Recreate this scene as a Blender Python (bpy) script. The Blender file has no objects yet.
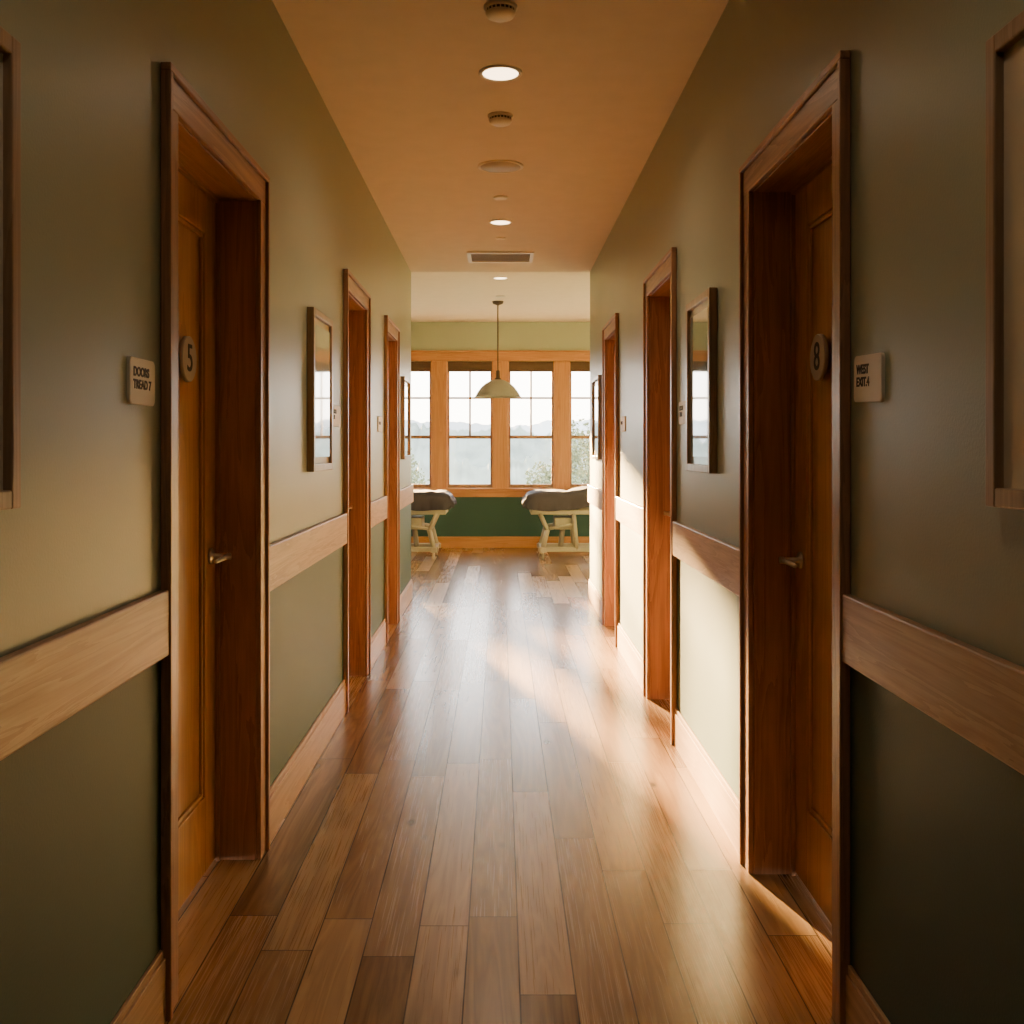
import bpy, bmesh, math, random
from mathutils import Vector, Matrix, noise as mnoise
random.seed(4)
scene = bpy.context.scene
COL = scene.collection
CZ = 1.35      # camera height
W = 0.80       # corridor half width
HC = 2.914     # corridor ceiling
YE = 8.94      # corridor end
YW = 13.4      # window wall
HR = 3.025     # far room ceiling
RX = 2.6       # room half width
YB = -3.2      # back wall

# ---------------------------------------------------------------- materials
def new_mat(name):
    m = bpy.data.materials.new(name); m.use_nodes = True
    nt = m.node_tree; b = nt.nodes['Principled BSDF']
    return m, nt, b

def N(nt, typ, **kw):
    n = nt.nodes.new(typ)
    for k, v in kw.items():
        setattr(n, k, v)
    return n

def math_n(nt, op, a, b=None, c=None):
    n = nt.nodes.new('ShaderNodeMath'); n.operation = op
    for i, v in enumerate((a, b, c)):
        if v is None: continue
        if isinstance(v, (int, float)): n.inputs[i].default_value = v
        else: nt.links.new(v, n.inputs[i])
    return n.outputs[0]

def mixc(nt, fac, a, b, mode='MIX'):
    n = nt.nodes.new('ShaderNodeMix'); n.data_type = 'RGBA'; n.blend_type = mode
    if isinstance(fac, (int, float)): n.inputs[0].default_value = fac
    else: nt.links.new(fac, n.inputs[0])
    for i, v in ((6, a), (7, b)):
        if isinstance(v, tuple): n.inputs[i].default_value = (*v[:3], 1)
        else: nt.links.new(v, n.inputs[i])
    return n.outputs[2]

def plain(name, col, rough=0.5, metal=0.0, bump=0.0, bscale=200, var=0.06, spec=0.5, coat=0.0):
    m, nt, b = new_mat(name)
    geo = N(nt, 'ShaderNodeNewGeometry')
    nz = N(nt, 'ShaderNodeTexNoise'); nz.inputs['Scale'].default_value = 9; nz.inputs['Detail'].default_value = 3
    nt.links.new(geo.outputs['Position'], nz.inputs['Vector'])
    c = mixc(nt, nz.outputs[0], tuple(x*(1-var) for x in col), tuple(min(1, x*(1+var)) for x in col))
    nt.links.new(c, b.inputs['Base Color'])
    b.inputs['Roughness'].default_value = rough
    b.inputs['Metallic'].default_value = metal
    b.inputs['Specular IOR Level'].default_value = spec
    b.inputs['Coat Weight'].default_value = coat
    if bump > 0:
        n2 = N(nt, 'ShaderNodeTexNoise'); n2.inputs['Scale'].default_value = bscale; n2.inputs['Detail'].default_value = 2
        nt.links.new(geo.outputs['Position'], n2.inputs['Vector'])
        bp = N(nt, 'ShaderNodeBump'); bp.inputs['Strength'].default_value = bump; bp.inputs['Distance'].default_value = 0.002
        nt.links.new(n2.outputs[0], bp.inputs['Height']); nt.links.new(bp.outputs[0], b.inputs['Normal'])
    return m

def wood(name, dark, light, axis='Z', rough=0.35, sc=14.0, coat=0.0):
    m, nt, b = new_mat(name)
    geo = N(nt, 'ShaderNodeNewGeometry')
    mp = N(nt, 'ShaderNodeMapping')
    s = [sc, sc, sc]; s['XYZ'.index(axis)] = sc*0.06
    mp.inputs['Scale'].default_value = s
    nt.links.new(geo.outputs['Position'], mp.inputs['Vector'])
    nz = N(nt, 'ShaderNodeTexNoise'); nz.inputs['Scale'].default_value = 1; nz.inputs['Detail'].default_value = 5; nz.inputs['Distortion'].default_value = 1.2
    nt.links.new(mp.outputs[0], nz.inputs['Vector'])
    mp2 = N(nt, 'ShaderNodeMapping')
    s2 = [sc*14]*3; s2['XYZ'.index(axis)] = sc*0.4
    mp2.inputs['Scale'].default_value = s2
    nt.links.new(geo.outputs['Position'], mp2.inputs['Vector'])
    nf = N(nt, 'ShaderNodeTexNoise'); nf.inputs['Scale'].default_value = 1; nf.inputs['Detail'].default_value = 2
    nt.links.new(mp2.outputs[0], nf.inputs['Vector'])
    rings = math_n(nt, 'FRACT', math_n(nt, 'MULTIPLY', nz.outputs[0], 6.0))
    f = math_n(nt, 'ADD', math_n(nt, 'MULTIPLY', nz.outputs[0], 0.55),
               math_n(nt, 'ADD', math_n(nt, 'MULTIPLY', rings, 0.22), math_n(nt, 'MULTIPLY', nf.outputs[0], 0.28)))
    cr = N(nt, 'ShaderNodeValToRGB')
    cr.color_ramp.elements[0].position = 0.3; cr.color_ramp.elements[0].color = (*dark, 1)
    cr.color_ramp.elements[1].position = 0.72; cr.color_ramp.elements[1].color = (*light, 1)
    nt.links.new(f, cr.inputs[0]); nt.links.new(cr.outputs[0], b.inputs['Base Color'])
    b.inputs['Roughness'].default_value = rough
    b.inputs['Coat Weight'].default_value = coat
    b.inputs['Coat Roughness'].default_value = 0.2
    bp = N(nt, 'ShaderNodeBump'); bp.inputs['Strength'].default_value = 0.15; bp.inputs['Distance'].default_value = 0.001
    nt.links.new(f, bp.inputs['Height']); nt.links.new(bp.outputs[0], b.inputs['Normal'])
    return m

def wall_mat(name, up, low, split=0.935, rough=0.42):
    m, nt, b = new_mat(name)
    geo = N(nt, 'ShaderNodeNewGeometry')
    sep = N(nt, 'ShaderNodeSeparateXYZ'); nt.links.new(geo.outputs['Position'], sep.inputs[0])
    gt = math_n(nt, 'GREATER_THAN', sep.outputs[2], split)
    nz = N(nt, 'ShaderNodeTexNoise'); nz.inputs['Scale'].default_value = 1.3; nz.inputs['Detail'].default_value = 4
    nt.links.new(geo.outputs['Position'], nz.inputs['Vector'])
    a = mixc(nt, gt, low, up)
    v = mixc(nt, nz.outputs[0], (0.93, 0.93, 0.93), (1.05, 1.05, 1.05))
    c = mixc(nt, 1.0, a, v, 'MULTIPLY')
    nt.links.new(c, b.inputs['Base Color'])
    # lower (scrubbable matt) paint is duller than the satin upper paint
    nt.links.new(math_n(nt, 'SUBTRACT', 0.55, math_n(nt, 'MULTIPLY', gt, 0.55-rough)), b.inputs['Roughness'])
    nt.links.new(math_n(nt, 'ADD', 0.32, math_n(nt, 'MULTIPLY', gt, 0.18)), b.inputs['Specular IOR Level'])
    n2 = N(nt, 'ShaderNodeTexNoise'); n2.inputs['Scale'].default_value = 160; n2.inputs['Detail'].default_value = 3
    nt.links.new(geo.outputs['Position'], n2.inputs['Vector'])
    bp = N(nt, 'ShaderNodeBump'); bp.inputs['Strength'].default_value = 0.25; bp.inputs['Distance'].default_value = 0.002
    nt.links.new(n2.outputs[0], bp.inputs['Height']); nt.links.new(bp.outputs[0], b.inputs['Normal'])
    return m

def floor_mat():
    m, nt, b = new_mat('oak_plank_floor')
    geo = N(nt, 'ShaderNodeNewGeometry')
    sep = N(nt, 'ShaderNodeSeparateXYZ'); nt.links.new(geo.outputs['Position'], sep.inputs[0])
    PW, PL = 0.138, 1.45
    xs = math_n(nt, 'DIVIDE', math_n(nt, 'ADD', sep.outputs[0], 20.0*PW+0.09), PW)
    xi = math_n(nt, 'FLOOR', xs); xf = math_n(nt, 'FRACT', xs)
    wn = N(nt, 'ShaderNodeTexWhiteNoise'); wn.noise_dimensions = '1D'; nt.links.new(xi, wn.inputs['W'])
    ys = math_n(nt, 'ADD', math_n(nt, 'DIVIDE', sep.outputs[1], PL), math_n(nt, 'MULTIPLY', wn.outputs['Value'], 7.3))
    yi = math_n(nt, 'FLOOR', ys); yf = math_n(nt, 'FRACT', ys)
    cmb = N(nt, 'ShaderNodeCombineXYZ'); nt.links.new(xi, cmb.inputs[0]); nt.links.new(yi, cmb.inputs[1])
    wn2 = N(nt, 'ShaderNodeTexWhiteNoise'); wn2.noise_dimensions = '2D'; nt.links.new(cmb.outputs[0], wn2.inputs['Vector'])
    # gaps
    ex = math_n(nt, 'MULTIPLY', math_n(nt, 'MINIMUM', xf, math_n(nt, 'SUBTRACT', 1.0, xf)), PW)
    ey = math_n(nt, 'MULTIPLY', math_n(nt, 'MINIMUM', yf, math_n(nt, 'SUBTRACT', 1.0, yf)), PL)
    e = math_n(nt, 'MINIMUM', ex, ey)
    mr = N(nt, 'ShaderNodeMapRange'); mr.inputs[1].default_value = 0.0008; mr.inputs[2].default_value = 0.0026
    nt.links.new(e, mr.inputs[0])
    gap = mr.outputs[0]
    # grain
    off = N(nt, 'ShaderNodeVectorMath'); off.operation = 'SCALE'; nt.links.new(wn2.outputs['Color'], off.inputs[0]); off.inputs['Scale'].default_value = 30
    add = N(nt, 'ShaderNodeVectorMath'); add.operation = 'ADD'; nt.links.new(geo.outputs['Position'], add.inputs[0]); nt.links.new(off.outputs[0], add.inputs[1])
    mp = N(nt, 'ShaderNodeMapping'); mp.inputs['Scale'].default_value = (13, 0.8, 11); nt.links.new(add.outputs[0], mp.inputs['Vector'])
    nz = N(nt, 'ShaderNodeTexNoise'); nz.inputs['Scale'].default_value = 1; nz.inputs['Detail'].default_value = 4; nz.inputs['Distortion'].default_value = 0.9
    nt.links.new(mp.outputs[0], nz.inputs['Vector'])
    rings = math_n(nt, 'PINGPONG', math_n(nt, 'MULTIPLY', nz.outputs[0], 11.0), 1.0)
    mp2 = N(nt, 'ShaderNodeMapping'); mp2.inputs['Scale'].default_value = (300, 3.5, 50); nt.links.new(add.outputs[0], mp2.inputs['Vector'])
    nf = N(nt, 'ShaderNodeTexNoise'); nf.inputs['Scale'].default_value = 1; nf.inputs['Detail'].default_value = 2
    nt.links.new(mp2.outputs[0], nf.inputs['Vector'])
    f = math_n(nt, 'ADD', math_n(nt, 'MULTIPLY', wn2.outputs['Value'], 0.44),
        math_n(nt, 'ADD', math_n(nt, 'MULTIPLY', rings, 0.22), math_n(nt, 'ADD', math_n(nt, 'MULTIPLY', nz.outputs[0], 0.28), math_n(nt, 'MULTIPLY', nf.outputs[0], 0.18))))
    cr = N(nt, 'ShaderNodeValToRGB')
    cr.color_ramp.elements[0].position = 0.18; cr.color_ramp.elements[0].color = (0.13, 0.066, 0.030, 1)
    cr.color_ramp.elements[1].position = 0.95; cr.color_ramp.elements[1].color = (0.53, 0.34, 0.165, 1)
    e2 = cr.color_ramp.elements.new(0.58); e2.color = (0.31, 0.178, 0.080, 1)
    nt.links.new(f, cr.inputs[0])
    # knots
    vor = N(nt, 'ShaderNodeTexVoronoi'); vor.inputs['Scale'].default_value = 1.0
    mp3 = N(nt, 'ShaderNodeMapping'); mp3.inputs['Scale'].default_value = (5.5, 2.6, 0.0); nt.links.new(add.outputs[0], mp3.inputs['Vector'])
    nt.links.new(mp3.outputs[0], vor.inputs['Vector'])
    kr = N(nt, 'ShaderNodeMapRange'); kr.inputs[1].default_value = 0.03; kr.inputs[2].default_value = 0.12
    nt.links.new(vor.outputs['Distance'], kr.inputs[0])
    sepc = N(nt, 'ShaderNodeSeparateColor'); nt.links.new(vor.outputs['Color'], sepc.inputs[0])
    few = math_n(nt, 'LESS_THAN', sepc.outputs[0], 0.4)
    kf = math_n(nt, 'MAXIMUM', kr.outputs[0], few)
    c = mixc(nt, kf, (0.05, 0.024, 0.012), cr.outputs[0])
    c = mixc(nt, gap, (0.03, 0.015, 0.008), c)
    nt.links.new(c, b.inputs['Base Color'])
    rr = math_n(nt, 'ADD', 0.19, math_n(nt, 'ADD', math_n(nt, 'MULTIPLY', nf.outputs[0], 0.08), math_n(nt, 'MULTIPLY', wn2.outputs['Value'], 0.06)))
    nt.links.new(rr, b.inputs['Roughness'])
    spc = math_n(nt, 'ADD', 0.08, math_n(nt, 'MULTIPLY', gap, 0.67))
    nt.links.new(spc, b.inputs['Specular IOR Level'])
    bp = N(nt, 'ShaderNodeBump'); bp.inputs['Strength'].default_value = 0.2; bp.inputs['Distance'].default_value = 0.0004
    nt.links.new(f, bp.inputs['Height']); nt.links.new(bp.outputs[0], b.inputs['Normal'])
    return m

def emis(name, col, st):
    m, nt, b = new_mat(name)
    b.inputs['Base Color'].default_value = (*col, 1)
    b.inputs['Emission Color'].default_value = (*col, 1)
    b.inputs['Emission Strength'].default_value = st
    return m

def haze_mat(name, base, haze, st, scale=0.2):  # aerial haze put in as emission, so the landscape glows by itself
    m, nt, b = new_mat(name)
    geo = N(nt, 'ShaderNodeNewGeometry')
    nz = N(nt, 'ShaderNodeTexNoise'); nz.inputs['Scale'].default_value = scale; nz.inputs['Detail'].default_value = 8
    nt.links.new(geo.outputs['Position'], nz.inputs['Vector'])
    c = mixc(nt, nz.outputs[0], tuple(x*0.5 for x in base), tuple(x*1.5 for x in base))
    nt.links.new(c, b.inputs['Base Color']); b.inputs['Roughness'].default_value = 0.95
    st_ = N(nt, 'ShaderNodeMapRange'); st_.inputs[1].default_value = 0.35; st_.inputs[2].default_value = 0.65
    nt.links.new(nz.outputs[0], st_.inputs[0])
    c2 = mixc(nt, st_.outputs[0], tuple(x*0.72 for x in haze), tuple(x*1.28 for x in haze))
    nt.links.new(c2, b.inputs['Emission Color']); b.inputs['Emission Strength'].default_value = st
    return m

def glass_mat():
    m = bpy.data.materials.new('window_glass'); m.use_nodes = True
    nt = m.node_tree; nt.nodes.clear()
    out = N(nt, 'ShaderNodeOutputMaterial'); mx = N(nt, 'ShaderNodeMixShader')
    t = N(nt, 'ShaderNodeBsdfTransparent'); g = N(nt, 'ShaderNodeBsdfGlossy'); g.inputs['Roughness'].default_value = 0.02
    fr = N(nt, 'ShaderNodeFresnel'); fr.inputs[0].default_value = 1.35
    nt.links.new(fr.outputs[0], mx.inputs[0]); nt.links.new(t.outputs[0], mx.inputs[1]); nt.links.new(g.outputs[0], mx.inputs[2])
    nt.links.new(mx.outputs[0], out.inputs[0])
    return m

M = {}
M['wall'] = wall_mat('sage_wall_paint', (0.315, 0.355, 0.27), (0.052, 0.104, 0.088), rough=0.36)
M['wallwin'] = wall_mat('sage_window_wall_paint', (0.40, 0.44, 0.34), (0.030, 0.088, 0.080), split=0.72)
M['ceil'] = plain('ceiling_paint', (0.66, 0.580, 0.525), 0.85, bump=0.1)
M['ceil2'] = plain('ceiling_paint_room', (0.80, 0.71, 0.61), 0.85, bump=0.1)
M['floor'] = floor_mat()
M['casing'] = wood('casing_wood', (0.22, 0.10, 0.052), (0.47, 0.255, 0.145), 'Z', 0.33, 12)
M['casingY'] = wood('casing_head_wood', (0.22, 0.10, 0.052), (0.47, 0.255, 0.145), 'Y', 0.33, 12)
M['door'] = wood('door_leaf_wood', (0.40, 0.185, 0.065), (0.60, 0.32, 0.125), 'Z', 0.38, 7)
M['rail'] = wood('chair_rail_wood', (0.34, 0.19, 0.105), (0.57, 0.37, 0.225), 'Y', 0.4, 16)
M['base'] = wood('baseboard_wood', (0.40, 0.24, 0.13), (0.58, 0.39, 0.24), 'Y', 0.4, 10)
M['winwood'] = wood('window_trim_wood', (0.38, 0.155, 0.05), (0.57, 0.28, 0.105), 'Z', 0.4, 10)
M['winwoodX'] = wood('window_trim_wood_horizontal', (0.38, 0.155, 0.05), (0.57, 0.28, 0.105), 'X', 0.4, 10)
M['sash'] = wood('sash_wood', (0.20, 0.10, 0.05), (0.34, 0.18, 0.09), 'Z', 0.4, 10)
M['blind'] = plain('roller_blind_fabric', (0.10, 0.06, 0.035), 0.9)
M['frame'] = wood('picture_frame_wood', (0.26, 0.175, 0.11), (0.44, 0.31, 0.21), 'Z', 0.3, 14)
M['mat'] = plain('picture_mat_board', (0.62, 0.54, 0.42), 0.25, coat=0.6)
M['metal'] = plain('brushed_nickel', (0.70, 0.64, 0.54), 0.28, 1.0)
M['plate'] = plain('number_plate_metal', (0.46, 0.40, 0.31), 0.4, 0.3)
M['sign'] = plain('sign_plate_cream', (0.82, 0.77, 0.66), 0.5)
M['ink'] = plain('sign_ink', (0.03, 0.03, 0.028), 0.6)
M['white'] = plain('white_plastic', (0.70, 0.64, 0.56), 0.4)
M['grey'] = plain('grey_grille', (0.42, 0.37, 0.33), 0.5)
M['dark'] = plain('dark_slot', (0.06, 0.05, 0.045), 0.7)
M['bronze'] = plain('dark_bronze', (0.07, 0.05, 0.04), 0.4, 0.7)
M['shade'] = plain('pendant_enamel', (0.26, 0.26, 0.23), 0.35)
M['lamp'] = emis('lamp_lens', (1.0, 0.72, 0.42), 7)
M['bulb'] = emis('pendant_bulb_glass', (1.0, 0.85, 0.6), 2)
M['cream'] = plain('cream_enamel', (0.48, 0.43, 0.36), 0.35)
M['fabric'] = plain('grey_blue_sheet', (0.066, 0.062, 0.090), 0.9, bump=0.4, bscale=60, spec=0.08)
M['vinyl'] = plain('mattress_vinyl', (0.06, 0.055, 0.075), 0.6, spec=0.2)
M['pillow'] = plain('pillow_linen', (0.32, 0.30, 0.30), 0.9, spec=0.1)
M['glass'] = glass_mat()

def art_mat(name, sky, land, accent, horizon):
    m, nt, b = new_mat(name)
    geo = N(nt, 'ShaderNodeNewGeometry'); sep = N(nt, 'ShaderNodeSeparateXYZ'); nt.links.new(geo.outputs['Position'], sep.inputs[0])
    nz = N(nt, 'ShaderNodeTexNoise'); nz.inputs['Scale'].default_value = 7; nz.inputs['Detail'].default_value = 6
    nt.links.new(geo.outputs['Position'], nz.inputs['Vector'])
    z = math_n(nt, 'ADD', sep.outputs[2], math_n(nt, 'MULTIPLY', nz.outputs[0], 0.18))
    g = math_n(nt, 'GREATER_THAN', z, horizon+0.09)
    g2 = math_n(nt, 'GREATER_THAN', z, horizon-0.05)
    c = mixc(nt, g2, land, accent); c = mixc(nt, g, c, sky)
    nt.links.new(c, b.inputs['Base Color']); b.inputs['Roughness'].default_value = 0.06
    b.inputs['Coat Weight'].default_value = 1.0; b.inputs['Coat Roughness'].default_value = 0.02
    return m
M['art1'] = art_mat('landscape_print', (0.58, 0.62, 0.62), (0.16, 0.13, 0.09), (0.34, 0.20, 0.12), 1.44)
M['art2'] = art_mat('lake_print', (0.14, 0.24, 0.24), (0.36, 0.36, 0.32), (0.08, 0.13, 0.13), 1.5)
M['art3'] = art_mat('abstract_print', (0.40, 0.36, 0.28), (0.20, 0.16, 0.11), (0.30, 0.24, 0.16), 1.45)

# ---------------------------------------------------------------- mesh helpers
def finish(name, bm, mat, parent=None, bevel=0.0, smooth=False, mats=None):
    bmesh.ops.recalc_face_normals(bm, faces=bm.faces)
    vs = [v.co.copy() for v in bm.verts]
    lo = Vector([min(v[i] for v in vs) for i in range(3)]); hi = Vector([max(v[i] for v in vs) for i in range(3)])
    c = (lo+hi)/2
    for v in bm.verts: v.co -= c
    me = bpy.data.meshes.new(name); bm.to_mesh(me); bm.free()
    for mm in (mats or [mat]): me.materials.append(mm)
    o = bpy.data.objects.new(name, me); COL.objects.link(o); o.location = c
    if smooth:
        for p in me.polygons: p.use_smooth = True
    if bevel > 0:
        md = o.modifiers.new('bevel', 'BEVEL'); md.width = bevel; md.segments = 2; md.limit_method = 'ANGLE'
    if parent:
        o.parent = parent; o.matrix_parent_inverse = Matrix.Translation(parent.location).inverted()
    return o

def add_box(bm, x0, x1, y0, y1, z0, z1, mi=0):
    x0, x1 = min(x0, x1), max(x0, x1)
    y0, y1 = min(y0, y1), max(y0, y1)
    v = [bm.verts.new((x, y, z)) for x in (x0, x1) for y in (y0, y1) for z in (z0, z1)]
    for q in ((0,1,3,2),(4,6,7,5),(0,4,5,1),(2,3,7,6),(0,2,6,4),(1,5,7,3)):
        f = bm.faces.new([v[i] for i in q]); f.material_index = mi

def boxes(name, bs, mat, parent=None, bevel=0.0, mats=None):
    bm = bmesh.new()
    for b in bs: add_box(bm, *b)
    return finish(name, bm, mat, parent, bevel, mats=mats)

def empty(name, loc):
    e = bpy.data.objects.new(name, None); e.empty_display_size = 0.1
    COL.objects.link(e); e.location = loc
    return e

def add_lathe(bm, prof, mtx, seg=40, mi=0, cap=True):
    rings = []
    for r, z in prof:
        rings.append([bm.verts.new(mtx @ Vector((r*math.cos(2*math.pi*i/seg), r*math.sin(2*math.pi*i/seg), z))) for i in range(seg)])
    for a, b in zip(rings, rings[1:]):
        for i in range(seg):
            f = bm.faces.new((a[i], a[(i+1) % seg], b[(i+1) % seg], b[i])); f.material_index = mi; f.smooth = True
    if cap:
        for rr in (rings[0], rings[-1]):
            f = bm.faces.new(rr); f.material_index = mi

def lathe(name, prof, mtx, mat, parent=None, seg=40, cap=True):
    bm = bmesh.new(); add_lathe(bm, prof, mtx, seg, 0, cap)
    o = finish(name, bm, mat, parent)
    return o

def add_bar(bm, p0, p1, r, seg=12, mi=0):
    p0, p1 = Vector(p0), Vector(p1); d = p1-p0
    q = d.to_track_quat('Z', 'Y').to_matrix().to_4x4()
    add_lathe(bm, [(r, 0), (r, d.length)], Matrix.Translation(p0) @ q, seg, mi)

def text_mesh(name, body, size, mtx, mat, parent, extrude=0.0008, align='CENTER', off=0.035):
    cu = bpy.data.curves.new(name+'_c', 'FONT'); cu.body = body; cu.size = size; cu.extrude = extrude
    cu.align_x = align; cu.align_y = 'CENTER'; cu.offset = size*off
    t = bpy.data.objects.new(name+'_t', cu); COL.objects.link(t)
    dg = bpy.context.evaluated_depsgraph_get(); dg.update()
    me = bpy.data.meshes.new_from_object(t.evaluated_get(dg)); bpy.data.objects.remove(t)
    me.transform(mtx)
    bm = bmesh.new(); bm.from_mesh(me)
    return finish(name, bm, mat, parent)

def wall_mtx(s, y, z, off):
    # local x = reading direction, y = up, z = out of wall
    x = Vector((0, -s, 0)); up = Vector((0, 0, 1)); n = Vector((-s, 0, 0))
    m = Matrix((( x[0], up[0], n[0], s*off), (x[1], up[1], n[1], y), (x[2], up[2], n[2], z), (0, 0, 0, 1)))
    return m

# ---------------------------------------------------------------- shell
doors = {-1: [(2.349, 3.36), (5.08, 5.98), (6.87, 7.70)],
          1: [(2.280, 3.25), (4.53, 5.44), (6.75, 7.62)]}
HEAD = 2.155    # clear opening top
CW = 0.092     # casing width
TOPC = 2.256
WT = 0.19      # wall thickness

def side_wall(name, s):
    bs = []; y = YB
    for d0, d1 in doors[s]:
        a, b = d0+CW-0.026, d1-CW+0.026
        bs.append((s*W, s*(W+WT), y, a, 0, HC+0.15))
        bs.append((s*W, s*(W+WT), a, b, HEAD+0.022, HC+0.15))
        y = b
    bs.append((s*W, s*(W+WT), y, YE, 0, HC+0.15))
    return boxes(name, bs, M['wall'])
side_wall('wall_left', -1); side_wall('wall_right', 1)
boxes('wall_back', [(-W-WT, W+WT, YB-0.15, YB, 0, HC+0.15)], M['wall'])
boxes('floor', [(-W-WT, W+WT, YB, YE, -0.1, 0), (-RX-0.15, RX+0.15, YE, YW+0.2, -0.1, 0)], M['floor'])
boxes('ceiling', [(-W, W, YB, YE, HC, HC+0.15)], M['ceil'])
boxes('ceiling_room', [(-RX, RX, YE, YW, HR, HR+0.15)], M['ceil2'])
# corridor end returns + side walls of far room
boxes('wall_return_left', [(-RX, -W-WT, YE-0.15, YE, 0, HR+0.15)], M['wallwin'])
boxes('wall_return_right', [(W+WT, RX, YE-0.15, YE, 0, HR+0.15)], M['wallwin'])
boxes('wall_room_left', [(-RX-0.15, -RX, YE-0.15, YW+0.2, 0, HR+0.15)], M['wallwin'])
boxes('wall_room_right', [(RX, RX+0.15, YE-0.15, YW+0.2, 0, HR+0.15)], M['wallwin'])

# window wall
WZ0, WZ1 = 0.80, 2.50
SP, OW = 0.822, 0.62
centers = [(-2.5+i)*SP for i in range(6)]
bs = [(-RX, RX, YW, YW+0.2, 0, WZ0), (-RX, RX, YW, YW+0.2, WZ1, HR+0.15)]
edges = [-RX] + sum([[c-OW/2, c+OW/2] for c in centers], []) + [RX]
for i in range(0, len(edges), 2):
    bs.append((edges[i], edges[i+1], YW, YW+0.2, WZ0, WZ1))
boxes('wall_window', bs, M['wallwin'])
# window casing
tr = []
for i in range(0, len(edges), 2):
    a, b = edges[i], edges[i+1]
    if i == 0: a = b-0.1
    if i == len(edges)-2: b = a+0.1
    tr.append((a, b, YW-0.022, YW, WZ0, WZ1))
boxes('trim_1', tr, M['winwood'], bevel=0.004)
xe = centers[-1]+OW/2+0.12
boxes('trim_2', [(-xe, xe, YW-0.03, YW, WZ1, WZ1+0.115), (-xe-0.02, xe+0.02, YW-0.045, YW, WZ1+0.115, WZ1+0.14)], M['winwoodX'], bevel=0.004)
boxes('trim_3', [(-xe-0.02, xe+0.02, YW-0.06, YW+0.05, WZ0-0.03, WZ0), (-xe, xe, YW-0.022, YW, WZ0-0.12, WZ0-0.03)], M['winwoodX'], bevel=0.004)
for n, c in enumerate(centers):
    e = empty('window_%d' % (n+1), (c, YW+0.08, (WZ0+WZ1)/2))
    x0, x1 = c-OW/2, c+OW/2
    zm = CZ + (447-437)/1000*YW
    ya, yb = YW+0.06, YW+0.10
    fr = 0.035
    boxes('sash_frame', [(x0, x0+fr, ya, yb, WZ0, WZ1), (x1-fr, x1, ya, yb, WZ0, WZ1),
                   (x0+fr, x1-fr, ya, yb, WZ0, WZ0+0.05), (x0+fr, x1-fr, ya, yb, WZ1-0.05, WZ1),
                   (x0+fr, x1-fr, ya-0.01, yb, zm-0.022, zm+0.022)], M['sash'], e, 0.003)
    zt = 2.01
    boxes('muntins', [(c-0.013, c+0.013, ya+0.005, yb-0.005, zm+0.022, WZ1-0.05),
                      (x0+fr, c-0.013, ya+0.005, yb-0.005, zt-0.013, zt+0.013),
                      (c+0.013, x1-fr, ya+0.005, yb-0.005, zt-0.013, zt+0.013)], M['sash'], e)
    boxes('glass_pane', [(x0+fr, x1-fr, YW+0.079, YW+0.082, WZ0+0.05, WZ1-0.05)], M['glass'], e)
    boxes('jamb', [(x0, x0+0.012, YW, ya, WZ0, WZ1), (x1-0.012, x1, YW, ya, WZ0, WZ1)], M['winwood'], e)
    boxes('roller_blind', [(x0+0.014, x1-0.014, YW+0.03, YW+0.034, 2.36, 2.45), (x0+0.014, x1-0.014, YW+0.01, YW+0.055, 2.44, 2.497)], M['blind'], e)

# baseboards & rails
def rail_segments(s, start=YB):
    out = []; y = start
    for d0, d1 in doors[s]:
        out.append((y, d0)); y = d1
    out.append((y, YE)); return out
for s, nm in ((-1, 'left'), (1, 'right')):
    boxes('baseboard_'+nm, sum([[(s*W, s*(W-0.014), a, b, 0, 0.15), (s*W, s*(W-0.009), a, b, 0.15, 0.17)] for a, b in rail_segments(s)], []), M['base'], bevel=0.002)
    boxes('trim_%d' % (4 if s < 0 else 5), [(s*W, s*(W-0.022), a, b, 0.86, 1.015) for a, b in rail_segments(s)], M['rail'], bevel=0.004)
boxes('baseboard_window', [(-RX, RX, YW-0.015, YW, 0, 0.15)], M['winwoodX'], bevel=0.003)
boxes('baseboard_room_left', [(-RX, -RX+0.015, YE, YW-0.02, 0, 0.15)], M['base'])
boxes('baseboard_room_right', [(RX-0.015, RX, YE, YW-0.02, 0, 0.15)], M['base'])

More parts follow.
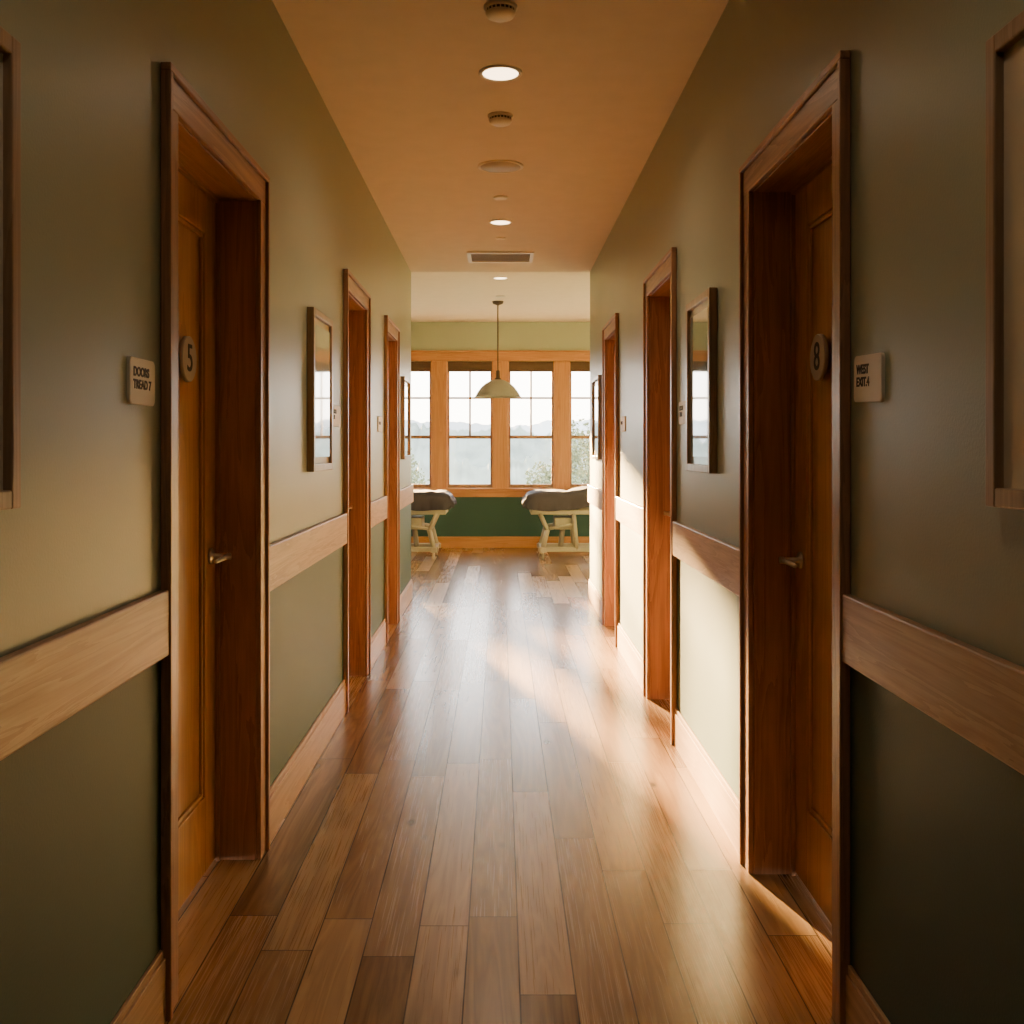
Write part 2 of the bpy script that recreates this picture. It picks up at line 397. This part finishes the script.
# ---------------------------------------------------------------- doors
def make_door(idx, s, d0, d1, number):
    e = empty('door_%d' % idx, (s*(W+0.13), (d0+d1)/2, 0))
    a, b = d0+CW, d1-CW
    P, Q = 0.016, 0.026
    boxes('casing_legs', [(s*W, s*(W-P), d0+0.02, a-0.004, 0, HEAD+0.004), (s*W, s*(W-P), b+0.004, d1-0.02, 0, HEAD+0.004),
                     (s*(W-0.001), s*(W-Q), d0, d0+0.02, 0, TOPC-0.02), (s*(W-0.001), s*(W-Q), d1-0.02, d1, 0, TOPC-0.02)],
          M['casing'], e, 0.003)
    boxes('casing_head', [(s*W, s*(W-P), d0+0.02, d1-0.02, HEAD+0.004, TOPC-0.02),
                          (s*(W-0.001), s*(W-Q), d0, d1, TOPC-0.02, TOPC)], M['casingY'], e, 0.003)
    boxes('jamb_sides', [(s*(W+0.0), s*(W+WT), a-0.022, a, 0, HEAD), (s*(W+0.0), s*(W+WT), b, b+0.022, 0, HEAD),
                         (s*(W+0.115), s*(W+0.128), a, a+0.012, 0, HEAD), (s*(W+0.115), s*(W+0.128), b-0.012, b, 0, HEAD)], M['casing'], e, 0.002)
    boxes('jamb_head', [(s*(W+0.0), s*(W+WT), a-0.022, b+0.022, HEAD, HEAD+0.02), (s*(W+0.115), s*(W+0.128), a+0.012, b-0.012, HEAD-0.012, HEAD)], M['casingY'], e, 0.002)
    X0, X1 = W+0.130, W+0.170
    la, lb, z0, z1 = a+0.003, b-0.003, 0.008, HEAD-0.003
    ST, TR, BR = 0.115, 0.13, 0.24
    bs = [(s*X0, s*X1, la, la+ST, z0, z1), (s*X0, s*X1, lb-ST, lb, z0, z1),
          (s*X0, s*X1, la+ST, lb-ST, z1-TR, z1), (s*X0, s*X1, la+ST, lb-ST, z0, z0+BR)]
    boxes('leaf_frame', bs, M['door'], e, 0.003)
    pa, pb, pz0, pz1 = la+ST, lb-ST, z0+BR, z1-TR
    bs = [(s*(X0+0.015), s*(X1-0.005), pa, pb, pz0, pz1)]
    k = 0.014
    bs += [(s*(X0+0.006), s*(X0+0.015), pa, pa+k, pz0, pz1), (s*(X0+0.006), s*(X0+0.015), pb-k, pb, pz0, pz1),
           (s*(X0+0.006), s*(X0+0.015), pa+k, pb-k, pz0, pz0+k), (s*(X0+0.006), s*(X0+0.015), pa+k, pb-k, pz1-k, pz1)]
    boxes('leaf_panel', bs, M['door'], e, 0.003)
    # lever
    hy, hz = lb-0.062, 1.0
    bm = bmesh.new()
    mt = wall_mtx(s, hy, hz, X0)
    add_lathe(bm, [(0.026, 0), (0.026, 0.006), (0.022, 0.009), (0.010, 0.011), (0.009, 0.05), (0.011, 0.055), (0.011, 0.066)], mt, 24)
    pts = [(hy, hz, X0-0.058), (hy-0.03, hz+0.001, X0-0.06), (hy-0.075, hz-0.001, X0-0.058), (hy-0.112, hz-0.005, X0-0.05)]
    rad = [0.010, 0.0085, 0.0075, 0.0065]
    for i in range(3):
        p0 = Vector((s*pts[i][2], pts[i][0], pts[i][1])); p1 = Vector((s*pts[i+1][2], pts[i+1][0], pts[i+1][1]))
        q = (p1-p0).to_track_quat('Z', 'Y').to_matrix().to_4x4()
        add_lathe(bm, [(rad[i]*0.6, -0.003), (rad[i], 0), (rad[i+1], (p1-p0).length), (rad[i+1]*0.6, (p1-p0).length+0.003)], Matrix.Translation(p0) @ q, 14)
    finish('lever_handle', bm, M['metal'], e)
    if number:
        ny = a + 0.515 if s < 0 else a+0.53
        mt = wall_mtx(s, ny, 1.61, X0-0.0)
        lathe('number_plate', [(0.068, 0.0), (0.068, 0.010), (0.065, 0.012)], mt, M['plate'], e, 48)
        text_mesh('number_digit', number, 0.115, mt @ Matrix.Translation((0, -0.001, 0.0125)), M['ink'], e, off=0.005)
    return e
k = 1
for s in (-1, 1):
    for j, (d0, d1) in enumerate(doors[s]):
        make_door(k, s, d0, d1, ({-1: '5', 1: '8'}[s] if j == 0 else None)); k += 1

# ---------------------------------------------------------------- signs
def sign(s, y0, y1, z0, z1, lines, tilt=0.0):
    yc, zc = (y0+y1)/2, (z0+z1)/2; w, h = (y1-y0), (z1-z0)
    e = empty('wall_sign', (s*W, yc, zc))
    mt = wall_mtx(s, yc, zc, W) @ Matrix.Rotation(tilt, 4, 'Z')
    bm = bmesh.new()
    r = 0.012; pts = []
    for cx, cy, a0 in ((w/2-r, h/2-r, 0), (-w/2+r, h/2-r, 90), (-w/2+r, -h/2+r, 180), (w/2-r, -h/2+r, 270)):
        for i in range(6):
            a = math.radians(a0+i*18); pts.append((cx+r*math.cos(a), cy+r*math.sin(a)))
    def ring(z, k): return [bm.verts.new(mt @ Vector((p[0]*k, p[1]*k, z))) for p in pts]
    r0, r1, r2 = ring(0, 1), ring(0.006, 1), ring(0.0075, 0.97)
    n = len(pts)
    for a, b in ((r0, r1), (r1, r2)):
        for i in range(n): bm.faces.new((a[i], a[(i+1) % n], b[(i+1) % n], b[i]))
    bm.faces.new(r2); bm.faces.new(r0)
    finish('plate', bm, M['sign'], e)
    if lines:
        text_mesh('lettering', lines, h*0.27, mt @ Matrix.Translation((-w*0.38, h*0.06, 0.0078)), M['ink'], e, align='LEFT')
    return e
sign(-1, 2.14, 2.295, 1.443, 1.545, 'DOORS\nTREAD 7')
sign(1, 2.08, 2.245, 1.447, 1.550, 'WEST\nEXIT.4', math.radians(-2))
sign(-1, 4.72, 4.95, 1.45, 1.55, 'ROOM\nSIX')
sign(-1, 6.5, 6.72, 1.45, 1.55, 'ROOM')
sign(1, 4.23, 4.45, 1.45, 1.55, 'ROOM\nNINE')
sign(1, 6.38, 6.60, 1.45, 1.55, 'ROOM')

# ---------------------------------------------------------------- framed pictures
def picture(s, y0, y1, z0, z1, art, matw=0.07, fw=0.03, dp=0.03, wedge=0.0):
    e = empty('framed_picture', (s*W, (y0+y1)/2, (z0+z1)/2))
    X = W
    boxes('frame', [(s*X, s*(X-dp), y0, y0+fw, z0, z1), (s*X, s*(X-dp), y1-fw, y1, z0, z1),
                    (s*X, s*(X-dp), y0+fw, y1-fw, z0, z0+fw), (s*X, s*(X-dp), y0+fw, y1-fw, z1-fw, z1)], M['frame'], e, 0.003)
    boxes('mat_board', [(s*X, s*(X-dp*0.5), y0+fw, y1-fw, z0+fw, z1-fw)], M['mat'], e)
    # glazed print, front shaped by wedge to catch a window reflection
    bm = bmesh.new()
    a, b, c, d = y0+fw+matw, y1-fw-matw, z0+fw+matw, z1-fw-matw
    xb = X-dp*0.5+0.001
    pts = [(xb, a), (xb, b), (X-dp*0.5-0.002-wedge, b), (X-dp*0.5-0.002, a)]
    lo = [bm.verts.new((s*p[0], p[1], c)) for p in pts]; hi = [bm.verts.new((s*p[0], p[1], d)) for p in pts]
    bm.faces.new(lo); bm.faces.new(hi)
    for i in range(4): bm.faces.new((lo[i], lo[(i+1) % 4], hi[(i+1) % 4], hi[i]))
    finish('glazed_print', bm, art, e)
    return e
picture(-1, 1.05, 1.608, 1.252, 2.00, M['art3'], 0.13)
picture(1, 1.02, 1.590, 1.256, 1.995, M['art3'], 0.13)
picture(-1, 4.13, 4.60, 1.247, 1.93, M['art1'], 0.03, wedge=0.007)
picture(1, 3.69, 4.16, 1.252, 1.94, M['art2'], 0.03)
picture(-1, 8.04, 8.58, 1.25, 1.92, M['art1'], 0.04)
picture(1, 7.9, 8.45, 1.25, 1.92, M['art2'], 0.04)

# ---------------------------------------------------------------- ceiling fixtures
def T(x, y, z): return Matrix.Translation((x, y, z))
def recessed(y, zc, r, power, vis=True):
    e = empty('recessed_light', (0, y, zc))
    lathe('trim_ring', [(r, 0), (r, -0.004), (r-0.006, -0.008), (r-0.016, -0.006), (r-0.018, -0.003)], T(0, y, zc), M['white'], e, 48, cap=False)
    lathe('lens', [(r-0.016, 0), (r-0.017, -0.004), (0.002, -0.0045)], T(0, y, zc), M['lamp'], e, 48)
    l = bpy.data.lights.new('downlight', 'SPOT'); l.energy = power; l.color = (1.0, 0.78, 0.54)
    l.spot_size = math.radians(155); l.spot_blend = 0.9; l.shadow_soft_size = 0.07
    o = bpy.data.objects.new('downlight', l); COL.objects.link(o); o.location = (0, y, zc-0.03)
    o.parent = e; o.matrix_parent_inverse = Matrix.Translation(e.location).inverted()
recessed(4.18, HC, 0.092, 28)
recessed(6.95, HC, 0.084, 26)
recessed(9.9, HR, 0.08, 30)
recessed(1.3, HC, 0.092, 13)  # added fixture out of view, brightens the near walls
recessed(-1.6, HC, 0.092, 8)  # added fixture behind the camera, more light for the near walls

def smoke(y):
    e = empty('smoke_detector', (0, y, HC))
    lathe('base', [(0.060, 0), (0.060, -0.010), (0.056, -0.013)], T(0, y, HC), M['white'], e)
    lathe('vent_band', [(0.050, -0.013), (0.050, -0.024)], T(0, y, HC), M['dark'], e)
    bm = bmesh.new()
    for i in range(20):
        a = 2*math.pi*i/20
        add_bar(bm, (0.051*math.cos(a), y+0.051*math.sin(a), HC-0.013), (0.051*math.cos(a), y+0.051*math.sin(a), HC-0.024), 0.002, 6)
    finish('vent_ribs', bm, M['white'], e)
    lathe('dome', [(0.052, -0.023), (0.053, -0.027), (0.048, -0.036), (0.036, -0.042), (0.012, -0.045), (0.001, -0.045)], T(0, y, HC), M['white'], e)
smoke(3.55); smoke(4.72)

e = empty('ceiling_speaker', (0, 5.57, HC))
lathe('rim', [(0.128, 0), (0.128, -0.005), (0.120, -0.009), (0.112, -0.007)], T(0, 5.57, HC), M['white'], e, 56, cap=False)
lathe('grille', [(0.113, 0), (0.112, -0.006), (0.001, -0.008)], T(0, 5.57, HC), M['grey'], e, 56)
for y, z, r in ((6.26, HC, 0.045), (7.48, HC, 0.038), (11.1, HR, 0.055)):
    e = empty('sprinkler_cap', (0, y, z))
    lathe('cap', [(r, 0), (r, -0.004), (r-0.004, -0.009), (r*0.5, -0.011), (0.001, -0.011)], T(0, y, z), M['white'], e)
# vent
e = empty('ceiling_air_vent', (0, 8.22, HC))
vx, y0, y1 = 0.27, 8.0, 8.44
boxes('frame', [(-vx, vx, y0, y0+0.05, HC-0.012, HC), (-vx, vx, y1-0.05, y1, HC-0.012, HC),
                (-vx, -vx+0.03, y0+0.05, y1-0.05, HC-0.012, HC), (vx-0.03, vx, y0+0.05, y1-0.05, HC-0.012, HC)], M['white'], e, 0.002)
boxes('back_plate', [(-vx+0.03, vx-0.03, y0+0.05, y1-0.05, HC-0.002, HC)], M['dark'], e)
boxes('louvres', [(-vx+0.03, vx-0.03, y0+0.07+i*0.04, y0+0.078+i*0.04, HC-0.006, HC-0.002) for i in range(8)], M['grey'], e)

# pendant
PY = 11.5
e = empty('pendant_lamp', (0, PY, HR))
px = -0.03
lathe('canopy', [(0.065, 0), (0.065, -0.01), (0.055, -0.03), (0.012, -0.045), (0.006, -0.05)], T(px, PY, HR), M['bronze'], e)
lathe('rod', [(0.007, -0.04), (0.007, -0.80)], T(px, PY, HR), M['bronze'], e, 12)
zs = 1.925
lathe('socket_cap', [(0.010, 0.31), (0.022, 0.30), (0.024, 0.225), (0.036, 0.21), (0.045, 0.19)], T(px, PY, zs), M['bronze'], e)
lathe('shade', [(0.040, 0.200), (0.085, 0.187), (0.14, 0.158), (0.19, 0.115), (0.235, 0.055), (0.262, 0.005), (0.268, 0.0), (0.262, 0.0), (0.228, 0.052), (0.183, 0.11), (0.135, 0.15), (0.04, 0.185)], T(px, PY, zs), M['shade'], e, 56, cap=False)
lathe('bulb', [(0.015, 0.19), (0.02, 0.14), (0.04, 0.10), (0.045, 0.07), (0.035, 0.04), (0.001, 0.025)], T(px, PY, zs), M['bulb'], e)

# ---------------------------------------------------------------- treatment tables
def treatment_table(s, xin, ya=11.85, yb=12.5):
    L = 1.85
    e = empty('treatment_table', (s*(xin+L/2), (ya+yb)/2, 0))
    x0 = xin; x1 = xin+L
    def lift(x):
        t = max(0, x-(x0+0.5)); return t*0.22
    bm = bmesh.new()
    nx, ny, nz = 44, 14, 7
    zb, zt = 0.61, 0.80
    grid = {}
    def P(i, j, k):
        key = (i, j, k)
        if key in grid: return grid[key]
        x = x0+L*i/nx; y = ya+(yb-ya)*j/ny; z = zb+(zt-zb)*k/nz
        u = min(i, nx-i)/nx*L; v = min(j, ny-j)/ny*(yb-ya)
        d = min(u, v)
        if k > nz//2: z -= 0.035*math.exp(-d/0.03)*(k/nz)
        z += lift(x) + 0.006*mnoise.noise(Vector((x*7, y*7, k*0.2)))
        grid[key] = bm.verts.new((s*x, y, z)); return grid[key]
    for i in range(nx):
        for j in range(ny):
            for kk in (0, nz): bm.faces.new((P(i, j, kk), P(i+1, j, kk), P(i+1, j+1, kk), P(i, j+1, kk)))
    for i in range(nx):
        for k2 in range(nz):
            for j in (0, ny): bm.faces.new((P(i, j, k2), P(i+1, j, k2), P(i+1, j, k2+1), P(i, j, k2+1)))
    for j in range(ny):
        for k2 in range(nz):
            for i in (0, nx): bm.faces.new((P(i, j, k2), P(i, j+1, k2), P(i, j+1, k2+1), P(i, j, k2+1)))
    finish('mattress', bm, M['vinyl'], e, smooth=True)
    # draped sheet: full puffy end, tucked in below
    bm = bmesh.new()
    HANG = 0.15
    path = []
    o = 0.018
    rr = 0.075
    zt2 = zt+o
    for t in range(8):
        q = t/7
        path.append((ya-o+0.015*(1-q)**2, zt2-rr-HANG*(1-q), 1-q))
    for t in range(1, 6):
        a = math.pi/2*t/5; path.append((ya-o+rr*(1-math.cos(a)), zt2-rr+rr*math.sin(a), 0))
    for t in range(1, 9): path.append((ya-o+rr+(yb-ya+2*o-2*rr)*t/9, zt2, 0))
    for t in range(0, 6):
        a = math.pi/2*(1-t/5); path.append((yb+o-rr*(1-math.cos(a)), zt2-rr+rr*math.sin(a), 0))
    for t in range(8):
        q = t/7
        path.append((yb+o-0.015*q*q, zt2-rr-HANG*q, q))
    NX = 130; rows = []
    for i in range(NX+1):
        x = x0-0.018+(L+0.036)*i/NX; row = []
        ed = min(x-(x0-0.018), (x1+0.018)-x)
        drop = 0.085*math.exp(-ed/0.05)
        for (y, z, hang) in path:
            sg = -1 if y < (ya+yb)/2 else 1
            wv = hang*(0.012*math.sin(x*31+sg)+0.016*mnoise.noise(Vector((x*9, sg*3.1, 0))))
            yy = y + sg*abs(wv) - sg*0.03*math.exp(-ed/0.04)
            zz = z + lift(x) - drop*(1-hang) + (0.018*mnoise.noise(Vector((x*8, y*8, 1))) if hang == 0 else 0.04*hang*mnoise.noise(Vector((x*3, sg, 2)))+0.04*hang*math.exp(-ed/0.06))
            row.append(bm.verts.new((s*x, yy, zz)))
        rows.append(row)
    for a, b in zip(rows, rows[1:]):
        for q in range(len(path)-1): bm.faces.new((a[q], b[q], b[q+1], a[q+1]))
    for row, sx in ((rows[0], -1), (rows[-1], 1)):
        prev = row[3:len(path)-3]
        base = [v.co.copy() for v in prev]
        xx = (x0 if sx < 0 else x1)
        zlow = min(c.z for c in base)-0.02
        for t in range(1, 8):
            cur = []
            for q, c in enumerate(base):
                w = 0.010*math.sin(q*1.9)*t/7
                bul = 0.03*math.sin(math.pi*min(1, t/6))
                zz = c.z*(1-t/7)+zlow*(t/7)
                cur.append(bm.verts.new((s*(xx+sx*(0.020+bul+abs(w)*0.6)), c.y, zz)))
            for q in range(len(cur)-1): bm.faces.new((prev[q], prev[q+1], cur[q+1], cur[q]))
            prev = cur
    finish('draped_sheet', bm, M['fabric'], e, smooth=True)
    # pillow at the raised end
    bm = bmesh.new(); bmesh.ops.create_uvsphere(bm, u_segments=24, v_segments=14, radius=1)
    pc = x1-0.25
    for v in bm.verts:
        c = v.co
        f = lambda a: math.copysign(abs(a)**0.6, a)
        v.co = Vector((s*(pc+0.19*f(c.x)), (ya+yb)/2+0.27*f(c.y), zt+0.06+lift(pc+0.19*f(c.x))+0.06*c.z))
    finish('pillow', bm, M['pillow'], e, smooth=True)
    bs = []
    A, B = ya+0.08, yb-0.08
    # upper deck frame
    for y in (A, B): bs.append((s*(x0+0.05), s*(x1-0.2), y-0.02, y+0.02, 0.545, 0.60))
    for x in (x0+0.05, x0+0.6, x0+1.1): bs.append((s*x, s*(x+0.04), A, B, 0.55, 0.595))
    # base chassis
    for y in (A, B): bs.append((s*(x0+0.14), s*(x1-0.22), y-0.025, y+0.025, 0.10, 0.155))
    for x in (x0+0.16, x1-0.32): bs.append((s*x, s*(x+0.07), ya+0.01, yb-0.01, 0.095, 0.16))
    # motor housing
    bs.append((s*(x0+0.34), s*(x0+0.56), A+0.05, B-0.05, 0.36, 0.50))
    boxes('steel_frame', bs, M['cream'], e, 0.006)
    bm = bmesh.new()
    for y in (A, B):
        add_bar(bm, (s*(x0+0.19), y, 0.13), (s*(x0+0.25), y, 0.36), 0.030)
        add_bar(bm, (s*(x0+0.25), y, 0.36), (s*(x0+0.16), y, 0.56), 0.026)
        add_bar(bm, (s*(x0+0.56), y, 0.56), (s*(x0+0.60), y, 0.13), 0.028)
        add_bar(bm, (s*(x1-0.50), y, 0.56), (s*(x1-0.30), y, 0.13), 0.028)
        add_bar(bm, (s*(x0+0.24), y, 0.37), (s*(x0+0.58), y, 0.43), 0.020)
    add_bar(bm, (s*(x0+0.25), A, 0.36), (s*(x0+0.25), B, 0.36), 0.020)
    finish('lift_struts', bm, M['cream'], e)
    bm = bmesh.new()
    add_bar(bm, (s*(x0+0.42), (A+B)/2, 0.14), (s*(x0+0.45), (A+B)/2, 0.38), 0.032)
    finish('actuator', bm, M['grey'], e)
    bm = bmesh.new(); bm2 = bmesh.new()
    for x in (x0+0.195, x1-0.285):
        for y in (ya+0.05, yb-0.05):
            add_bar(bm, (s*x-0.014, y, 0.040), (s*x+0.014, y, 0.040), 0.040, 20)
            add_bar(bm2, (s*x, y, 0.07), (s*x, y, 0.11), 0.014)
    finish('castor_wheels', bm, M['cream'], e); finish('castor_stems', bm2, M['metal'], e)
treatment_table(1, 0.31); treatment_table(-1, 0.60)

# ---------------------------------------------------------------- outdoors
def ridge(name, y, z0, ztop, amp, freq, mat, seed, jag=0.15):
    bm = bmesh.new(); n = 700; half = y*0.6
    prev = None
    for i in range(n+1):
        x = -half+2*half*i/n
        h = ztop+amp*(mnoise.noise(Vector((x*freq, seed, 0)))+0.35*mnoise.noise(Vector((x*freq*5, seed, 3)))+jag*mnoise.noise(Vector((x*freq*22, seed, 5)))+jag*0.6*mnoise.noise(Vector((x*freq*60, seed, 9))))
        cur = [bm.verts.new((x, y-(0 if t == 3 else (3-t)*y*0.06), z0+(h-z0)*(t/3)**0.8)) for t in range(4)]
        if prev:
            for t in range(3): bm.faces.new((prev[t], cur[t], cur[t+1], prev[t+1]))
        prev = cur
    return finish(name, bm, mat, smooth=True)
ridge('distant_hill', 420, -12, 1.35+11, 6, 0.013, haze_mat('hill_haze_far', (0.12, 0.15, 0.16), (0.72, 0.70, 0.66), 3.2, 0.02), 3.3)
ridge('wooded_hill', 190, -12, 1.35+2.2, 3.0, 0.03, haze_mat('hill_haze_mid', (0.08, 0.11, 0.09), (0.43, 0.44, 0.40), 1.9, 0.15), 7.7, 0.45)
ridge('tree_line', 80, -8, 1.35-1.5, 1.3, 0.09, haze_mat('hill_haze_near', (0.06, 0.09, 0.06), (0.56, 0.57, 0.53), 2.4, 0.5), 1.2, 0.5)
boxes('ground_outside', [(-300, 300, 15, 420, -8.2, -8)], haze_mat('meadow_hazy', (0.16, 0.19, 0.12), (0.55, 0.60, 0.60), 1.6, 0.1))

def bush(x, y, z, r, seed):
    e = empty('garden_tree', (x, y, -8))
    bm = bmesh.new()
    add_lathe(bm, [(0.18, -8), (0.12, z-r*0.3)], T(x, y, 0), 10)
    finish('trunk', bm, M['bronze'], e)
    bm = bmesh.new(); rnd = random.Random(seed)
    for i in range(2600):
        d = Vector((rnd.gauss(0, 1), rnd.gauss(0, 1), rnd.gauss(0, 1))).normalized()
        rr = r*(0.35+0.65*rnd.random())*(1+0.5*mnoise.noise(d*2+Vector((seed, 0, 0))))
        c = Vector((x, y, z))+Vector((d.x*rr, d.y*rr, d.z*rr*1.25))
        a = Vector((rnd.gauss(0, 1), rnd.gauss(0, 1), rnd.gauss(0, 1))).normalized()*0.055
        b = a.cross(Vector((rnd.gauss(0, 1), rnd.gauss(0, 1), rnd.gauss(0, 1)))).normalized()*0.03
        bm.faces.new([bm.verts.new(c+a), bm.verts.new(c+b), bm.verts.new(c-a), bm.verts.new(c-b)])
    finish('foliage', bm, M['leaf'], e)
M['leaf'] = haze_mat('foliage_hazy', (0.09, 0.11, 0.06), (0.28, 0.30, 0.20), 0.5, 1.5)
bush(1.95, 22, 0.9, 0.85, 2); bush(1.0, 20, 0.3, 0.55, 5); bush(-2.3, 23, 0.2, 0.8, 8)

# ---------------------------------------------------------------- world / sun
w = bpy.data.worlds.new('sky'); scene.world = w; w.use_nodes = True
nt = w.node_tree; bg = nt.nodes['Background']
tc = N(nt, 'ShaderNodeTexCoord'); sp = N(nt, 'ShaderNodeSeparateXYZ'); nt.links.new(tc.outputs['Generated'], sp.inputs[0])
cr = N(nt, 'ShaderNodeValToRGB')
cr.color_ramp.elements[0].position = 0.0; cr.color_ramp.elements[0].color = (1.0, 0.87, 0.69, 1)
cr.color_ramp.elements[1].position = 0.6; cr.color_ramp.elements[1].color = (0.72, 0.77, 0.84, 1)
el = cr.color_ramp.elements.new(0.15); el.color = (0.95, 0.91, 0.86, 1)
nt.links.new(sp.outputs[2], cr.inputs[0]); nt.links.new(cr.outputs[0], bg.inputs['Color'])
bg.inputs['Strength'].default_value = 16.0

sl = bpy.data.lights.new('sun', 'SUN'); sl.energy = 260; sl.color = (1.0, 0.62, 0.24); sl.angle = math.radians(2.2)
so = bpy.data.objects.new('sun', sl); COL.objects.link(so)
dirv = Vector((0.280, -1.0, -0.17)).normalized()
so.rotation_euler = dirv.to_track_quat('-Z', 'Y').to_euler(); so.location = (-6, 30, 8)

# portal over the window wall
pl = bpy.data.lights.new('window_portal', 'AREA'); pl.shape = 'RECTANGLE'; pl.size = 5.0; pl.size_y = 1.8
pl.cycles.is_portal = True
po = bpy.data.objects.new('window_portal', pl); COL.objects.link(po); po.location = (0, YW+0.25, 1.65)
po.rotation_euler = (math.radians(-90), 0, 0)

# ---------------------------------------------------------------- camera
cam = bpy.data.cameras.new('camera'); co = bpy.data.objects.new('camera', cam); COL.objects.link(co)
co.location = (0, 0, CZ); co.rotation_euler = (math.radians(90), 0, 0)
cam.sensor_width = 36; cam.lens = 36*1000/1024
cam.shift_x = (512-500.5)/1024; cam.shift_y = -(512-447)/1024
cam.clip_start = 0.05; cam.clip_end = 2000
scene.camera = co
